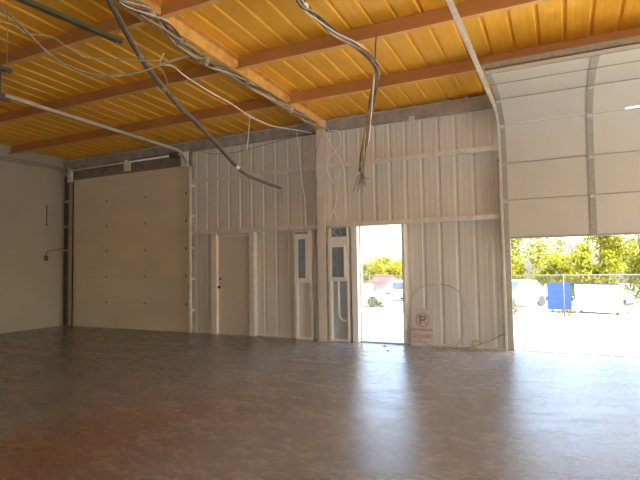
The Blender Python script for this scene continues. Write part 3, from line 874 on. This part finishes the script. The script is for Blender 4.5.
cable('wall_wire', [(-4.001, -0.200, 4.104), (-3.962, -0.200, 4.066), (-3.813, -0.200, 4.046), (-3.731, -0.200, 3.918), (-3.744, -0.200, 3.783), (-3.842, -0.205, 3.658), (-3.993, -0.205, 3.518), (-4.049, -0.200, 3.386),
      (-4.010, -0.190, 3.226), (-3.896, -0.180, 3.021)], 0.009, M_white, 'looping white wire right of the column with free lower end')
cable('wall_wire', [(-3.793, -0.100, 3.324), (-3.829, -0.100, 3.189), (-3.879, -0.100, 2.805), (-3.926, -0.120, 2.557), (-3.980, -0.160, 2.432), (-4.071, -0.170, 2.311)], 0.008, M_white, 'white wire slanting down to the girt above the wider panel')
cable('wall_wire', [(-3.935, -0.145, 2.534), (-3.886, -0.165, 2.412), (-3.825, -0.170, 2.300)], 0.008, M_white, 'shortest white wire stub just above the wider panel')

# debris by the doorway
def debris(x, y, s, label):
    rr = random.Random(int(x * 100))
    mb = MB()
    n = 9
    ring_ = [(x + s * math.cos(i * 6.283 / n) * rr.uniform(.5, 1), y + 0.6 * s * math.sin(i * 6.283 / n) * rr.uniform(.5, 1)) for i in range(n)]
    vs = [(a, b, 0.001) for a, b in ring_] + [((a + x) / 2, (b + y) / 2, 0.012 * rr.uniform(.6, 1.4)) for a, b in ring_]
    mb.add(vs, [tuple(range(n))[::-1], tuple(range(n, 2 * n))] + [(i, (i + 1) % n, n + (i + 1) % n, n + i) for i in range(n)])
    tag(mb.build('debris_scrap', M_grey), label, 'debris')
debris(-2.72, -0.14, 0.11, 'larger dark scrap on the floor at the doorway threshold')
debris(-2.89, -0.36, 0.05, 'small dark scrap on the floor inside the doorway')
debris(-2.68, -0.80, 0.03, 'tiny dark scrap on the bright floor farther inside the doorway')

# ------------------------------------------------------------------ the yard outside
def gz(y):
    if y < 15.4:
        return -0.02 - 0.060 * max(0, y - 0.16)
    return -0.934 - 0.02 * (y - 15.4)
mb = MB()
ys = [0.16, 1, 3, 6, 10, 15.4, 22, 40, 90]
vs, fs = [], []
for y in ys:
    for x in (-70, -20, 0, 20, 70):
        vs.append((x, y, gz(y)))
for i in range(len(ys) - 1):
    for j in range(4):
        fs.append((i * 5 + j, i * 5 + j + 1, (i + 1) * 5 + j + 1, (i + 1) * 5 + j))
mb.add(vs, fs)
mb.box(-70, XL - .2, -25, 0.16, -0.3, -0.021); mb.box(XR + .2, 70, -25, 0.16, -0.3, -0.021); mb.box(-70, 70, -70, -25, -0.3, -0.021); mb.box(XL - .2, XR + .2, -25, YB - .2, -0.3, -0.021)
tag(mb.build('yard_ground', M_ground), 'sun-bleached pale yard sloping down to the chain-link fence', 'ground', kind='structure')

# chain-link fence
FY = 15.4
fe = empty('chain_link_fence', (0, FY, gz(FY)), 'galvanized chain-link fence across the yard behind the openings', 'fence')
FB, FT = gz(FY), gz(FY) + 1.80
x = -15.0 + 0.03
while x < 8.0:
    mb = MB(); mb.tube([(x, FY, FB), (x, FY, FT + 0.05)], 0.034, 8, smooth=1); mb.build('fence_post', M_fence, fe, smooth=True)
    x += 3.0
mb = MB(); mb.tube([(-16, FY, FT), (8, FY, FT)], 0.024, 8, smooth=1); mb.build('top_rail', M_fence, fe, smooth=True)
mb = MB()
h = FT - FB - 0.06
p_ = 0.11
n = int(24 / p_)
for i in range(-int(h / p_) - 1, n):
    for s in (1, -1):
        x0 = -16 + i * p_ if s == 1 else -16 + i * p_ + h
        x1 = x0 + s * h
        z0, z1 = FB + 0.03, FT - 0.03
        if min(x0, x1) < -16 or max(x0, x1) > 8: continue
        mb.tube([(x0, FY - 0.004 * s, z0), (x1, FY - 0.004 * s, z1)], 0.0035, 3, smooth=1)
o = mb.build('chain_link_mesh', M_fence, fe)
for z in (FT + 0.10, FT + 0.18):
    pass

# dumpsters
def dumpster(name, loc, rot, L, Dp, H, Hf, body, end, label, ribs=False):
    # long rear face towards -y (high), lid slopes to the low front at +y
    o = empty(name, loc, label, 'dumpster', 'dumpsters beyond the fence')
    mb = MB()
    prof = [(0, 0.12), (Dp, 0.12), (Dp, Hf), (0, H)]
    mb.prism(prof, -L / 2, L / 2, lambda u, w, t: (t, u, w))
    parts = [mb.build('bin_body', [body])]
    for x in (-L / 2 - 0.02, L / 2):
        mb = MB()
        pr2 = [(0.0, 0.10), (Dp, 0.10), (Dp, Hf - .02), (0.0, H - .02)]
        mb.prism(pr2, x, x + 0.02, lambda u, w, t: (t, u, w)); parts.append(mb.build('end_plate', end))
        mb = MB(); xx = x - 0.08 if x < 0 else x + 0.02
        mb.box(xx, xx + 0.08, Dp * 0.25, Dp * 0.95, H * 0.38, H * 0.50); parts.append(mb.build('fork_sleeve', M_lid))
    mb = MB()
    mb.hexa([(-L / 2 - .03, -.05, H), (L / 2 + .03, -.05, H), (L / 2 + .03, Dp + .05, Hf), (-L / 2 - .03, Dp + .05, Hf),
             (-L / 2 - .03, -.05, H + .04), (L / 2 + .03, -.05, H + .04), (L / 2 + .03, Dp + .05, Hf + .04), (-L / 2 - .03, Dp + .05, Hf + .04)])
    parts.append(mb.build('lid', M_lid))
    if ribs:
        for z in (0.45, 0.8, 1.1):
            mb = MB(); mb.box(-L / 2, L / 2, -0.05, 0, z, z + 0.07); parts.append(mb.build('rib', body))
    for sx in (-1, 1):
        for yy in (0.15, Dp - 0.15):
            mb = MB(); mb.tube([(sx * (L / 2 - .2) - .03, yy, 0.06), (sx * (L / 2 - .2) + .03, yy, 0.06)], 0.06, 10, smooth=1); parts.append(mb.build('caster', M_tyre))
    for p in parts:
        p.parent = o
    o.rotation_euler = (0, 0, rot)
    return o
dumpster('dumpster', (1.40, 17.5, gz(17.5)), math.radians(-31), 2.05, 1.25, 1.36, 0.85, M_dumpw, M_dumpend_shade, 'pale dumpster with sloping lid behind the fence')
dumpster('dumpster', (-0.16, 18.0, gz(18.0)), math.radians(2), 1.02, 1.1, 1.40, 1.2, M_dumpb, M_dumpb, 'blue dumpster behind the fence, left of the pale one', True)

# parked vehicles
def car(loc, rot, L, H, label, van=False):
    o = empty('parked_car', loc, label, 'car', 'vehicles beyond the fence')
    w = 0.9
    hb = H * 0.55
    if van:
        prof = [(-L / 2, .35), (L / 2, .35), (L / 2, hb * .9), (L / 2 - .9, hb + .05), (L / 2 - 1.6, H), (-L / 2 + .1, H), (-L / 2, H - .2)]
    else:
        prof = [(-L / 2, .30), (L / 2, .30), (L / 2, hb * .85), (L / 2 - 1.1, hb), (L / 2 - 1.9, H), (-L / 2 + 1.2, H), (-L / 2 + .5, hb), (-L / 2, hb * .95)]
    mb = MB(); mb.prism(prof, -w, w, lambda u, v, t: (u, t, v)); P = [mb.build('car_body', M_carw, bevel=0.08)]
    top = [p for p in prof if p[1] >= hb]
    x0, x1 = min(p[0] for p in prof if p[1] == H), max(p[0] for p in prof if p[1] == H)
    for s in (-1, 1):
        mb = MB(); mb.prism([(x0 + .1, hb + .06), (x1 + .45, hb + .06), (x1 - .02, H - .1), (x0 + .15, H - .1)], s * w, s * (w + .01), lambda u, v, t: (u, t, v)); P.append(mb.build('side_window', M_glass))
    a = (x1 + .06, H - .06); b = ((L / 2 - (.95 if van else 1.15)), hb + .06)
    mb = MB(); mb.prism([(a[0], a[1]), (b[0], b[1]), (b[0] + .03, b[1] + .02), (a[0] + .03, a[1] + .02)], -w + .1, w - .1, lambda u, v, t: (u, t, v)); P.append(mb.build('windscreen', M_glass))
    for sx in (-1, 1):
        for s in (-1, 1):
            mb = MB(); mb.tube([(sx * L * .3, s * (w - .1), .32), (sx * L * .3, s * (w + .02), .32)], 0.32, 18, smooth=1); P.append(mb.build('wheel', M_tyre))
    for p in P:
        p.parent = o
    o.rotation_euler = (0, 0, rot)
    return o
car((-2.55, 21.2, gz(21.2)), math.radians(238), 4.4, 1.50, 'white parked car left of the blue dumpster')
car((6.6, 20.6, gz(20.6)), math.radians(10), 4.6, 1.25, 'white parked vehicle right of the pale dumpster')
car((-11.3, 19.0, gz(19.0)), math.radians(8), 4.4, 1.35, 'white parked car seen through the doorway, left of two')
car((-9.6, 25.5, gz(25.5)), math.radians(-20), 4.6, 1.45, 'white parked car seen through the doorway, right of two')

# low shed with a rusty roof, seen through the doorway
sh = empty('shed', (-15.2, 36, gz(36)), 'low pale shed with a rust-red roof beyond the parked cars', 'shed')
mb = MB(); mb.box(-15.9, -14.6, 35, 38, gz(36) - .1, gz(36) + 1.25); mb.build('walls', M_pale, sh)
mb = MB(); mb.prism([(34.7, gz(36) + 1.2), (38.3, gz(36) + 1.2), (36.5, gz(36) + 1.85)], -16.1, -14.4, lambda u, w, t: (t, u, w)); mb.build('roof', M_roof, sh)

# trees and shrubs
def foliage(mb, cx, cy, cz, rx, ry, rz, n, size, seed, clusters=26):
    r = random.Random(seed)
    cl = []
    for i in range(clusters):
        while True:
            p = Vector((r.uniform(-1, 1), r.uniform(-1, 1), r.uniform(-1, 1)))
            if 0.25 < p.length < 1: break
        cl.append((p, r.uniform(0.18, 0.36)))
    for i in range(n):
        p, s = cl[r.randrange(len(cl))]
        q = Vector((r.gauss(0, 1), r.gauss(0, 1), r.gauss(0, 1))) * s * 0.55 + p
        c = Vector((cx + q.x * rx, cy + q.y * ry, cz + q.z * rz))
        u = Vector((r.gauss(0, 1), r.gauss(0, 1), r.gauss(0, 1))).normalized()
        v = u.orthogonal().normalized()
        v = Matrix.Rotation(r.uniform(0, 6.28), 3, u) @ v
        a, b = u * size * r.uniform(.6, 1.2), v * size * 0.5 * r.uniform(.6, 1.2)
        mb.add([c - a, c + b, c + a, c - b], [(0, 1, 2, 3)])
def tree(x, y, h, rx, ry, rz, n, seed, label, lm, size=0.16, name='tree', cat='tree', group='trees beyond the fence', trunk=True, clusters=26):
    z = gz(y)
    o = empty(name, (x, y, z), label, cat, group)
    mb = MB(); foliage(mb, x, y, z + h - rz, rx, ry, rz, n, size, seed, clusters)
    mb.build('foliage', lm, o)
    r = random.Random(seed + 1)
    if trunk:
        mb = MB()
        mb.tube([(x, y, z - .1), (x + .1, y, z + h * .3), (x - .1, y, z + h * .75)], lambda t: 0.18 * (1 - .7 * t), 8)
        for k in range(5):
            a = r.uniform(0, 6.28)
            mb.tube([(x, y, z + h * .3), (x + rx * .35 * math.cos(a), y + ry * .35 * math.sin(a), z + h * .55), (x + rx * .7 * math.cos(a), y + ry * .7 * math.sin(a), z + h - rz + r.uniform(-.4, .6) * rz)], lambda t: 0.08 * (1 - .8 * t), 6)
        mb.build('trunk', M_bark, o)
    else:
        mb = MB()
        for k in range(5):
            a = r.uniform(0, 6.28)
            mb.tube([(x, y, z - .05), (x + rx * .5 * math.cos(a), y + ry * .5 * math.sin(a), z + h * .7)], 0.012, 5)
        mb.build('stems', M_bark, o)
    return o
tree(-3.4, 27.5, 6.4, 2.3, 1.8, 3.0, 5200, 11, 'broad yellow-green tree at the left of the raised door opening', M_leaf)
tree(0.0, 32.5, 3.2, 2.4, 1.6, 1.6, 3000, 12, 'lower yellow-green tree filling the gap above the blue dumpster', M_leaf)
tree(0.9, 39.5, 6.2, 2.0, 1.8, 2.2, 1100, 13, 'thin sparse tree against bright sky between the fuller ones', M_leaf2, clusters=18)
tree(4.6, 29, 6.6, 2.9, 2.4, 3.1, 6200, 14, 'tall dense yellow-green tree above the pale dumpster', M_leaf)
tree(9.6, 36, 6.5, 3.0, 2.4, 3.1, 4200, 15, 'tall tree at the far right of the raised door opening', M_leaf2)
tree(1.6, 25.2, 3.4, 1.5, 1.2, 1.5, 3000, 16, 'bushy low tree just left of the tall dense tree', M_leaf)
tree(-21.2, 43, 3.4, 2.2, 1.8, 1.5, 3200, 17, 'dull green low tree at the left edge of the doorway view', M_leaf2)
tree(-16.0, 44.5, 3.5, 2.0, 2.0, 1.6, 3600, 18, 'bright yellow-green low tree at the right edge of the doorway view', M_leaf)
tree(-20.6, 52, 3.9, 2.8, 2.0, 1.7, 3000, 19, 'bright yellow-green low tree behind the rust-roofed shed', M_leaf)
tree(-9.4, 15.0, 0.75, 0.55, 0.3, 0.38, 420, 20, 'small dry weedy shrub at the fence foot, left in the doorway view', M_leaf2, 0.05, 'shrub', 'shrub', 'shrubs by the fence', False, 12)
tree(4.0, 23.4, 1.35, 1.1, 0.5, 0.45, 900, 21, 'grey-green shrub right of the pale dumpster lid', M_leaf2, 0.07, 'shrub', 'shrub', 'shrubs by the fence', False, 14)
tree(-2.1, 15.9, 0.45, 0.35, 0.25, 0.22, 220, 22, 'tiny dry weed tuft at the fence foot, left of the blue dumpster', M_leaf2, 0.05, 'shrub', 'shrub', 'shrubs by the fence', False, 10)
tree(0.15, 15.8, 0.40, 0.45, 0.25, 0.2, 260, 23, 'low dry weed tuft at the fence post before the blue dumpster', M_leaf2, 0.05, 'shrub', 'shrub', 'shrubs by the fence', False, 10)
tree(-8.75, 15.75, 0.62, 0.5, 0.3, 0.30, 380, 24, 'dry weedy shrub at the fence foot, middle of the doorway view', M_leaf2, 0.05, 'shrub', 'shrub', 'shrubs by the fence', False, 12)
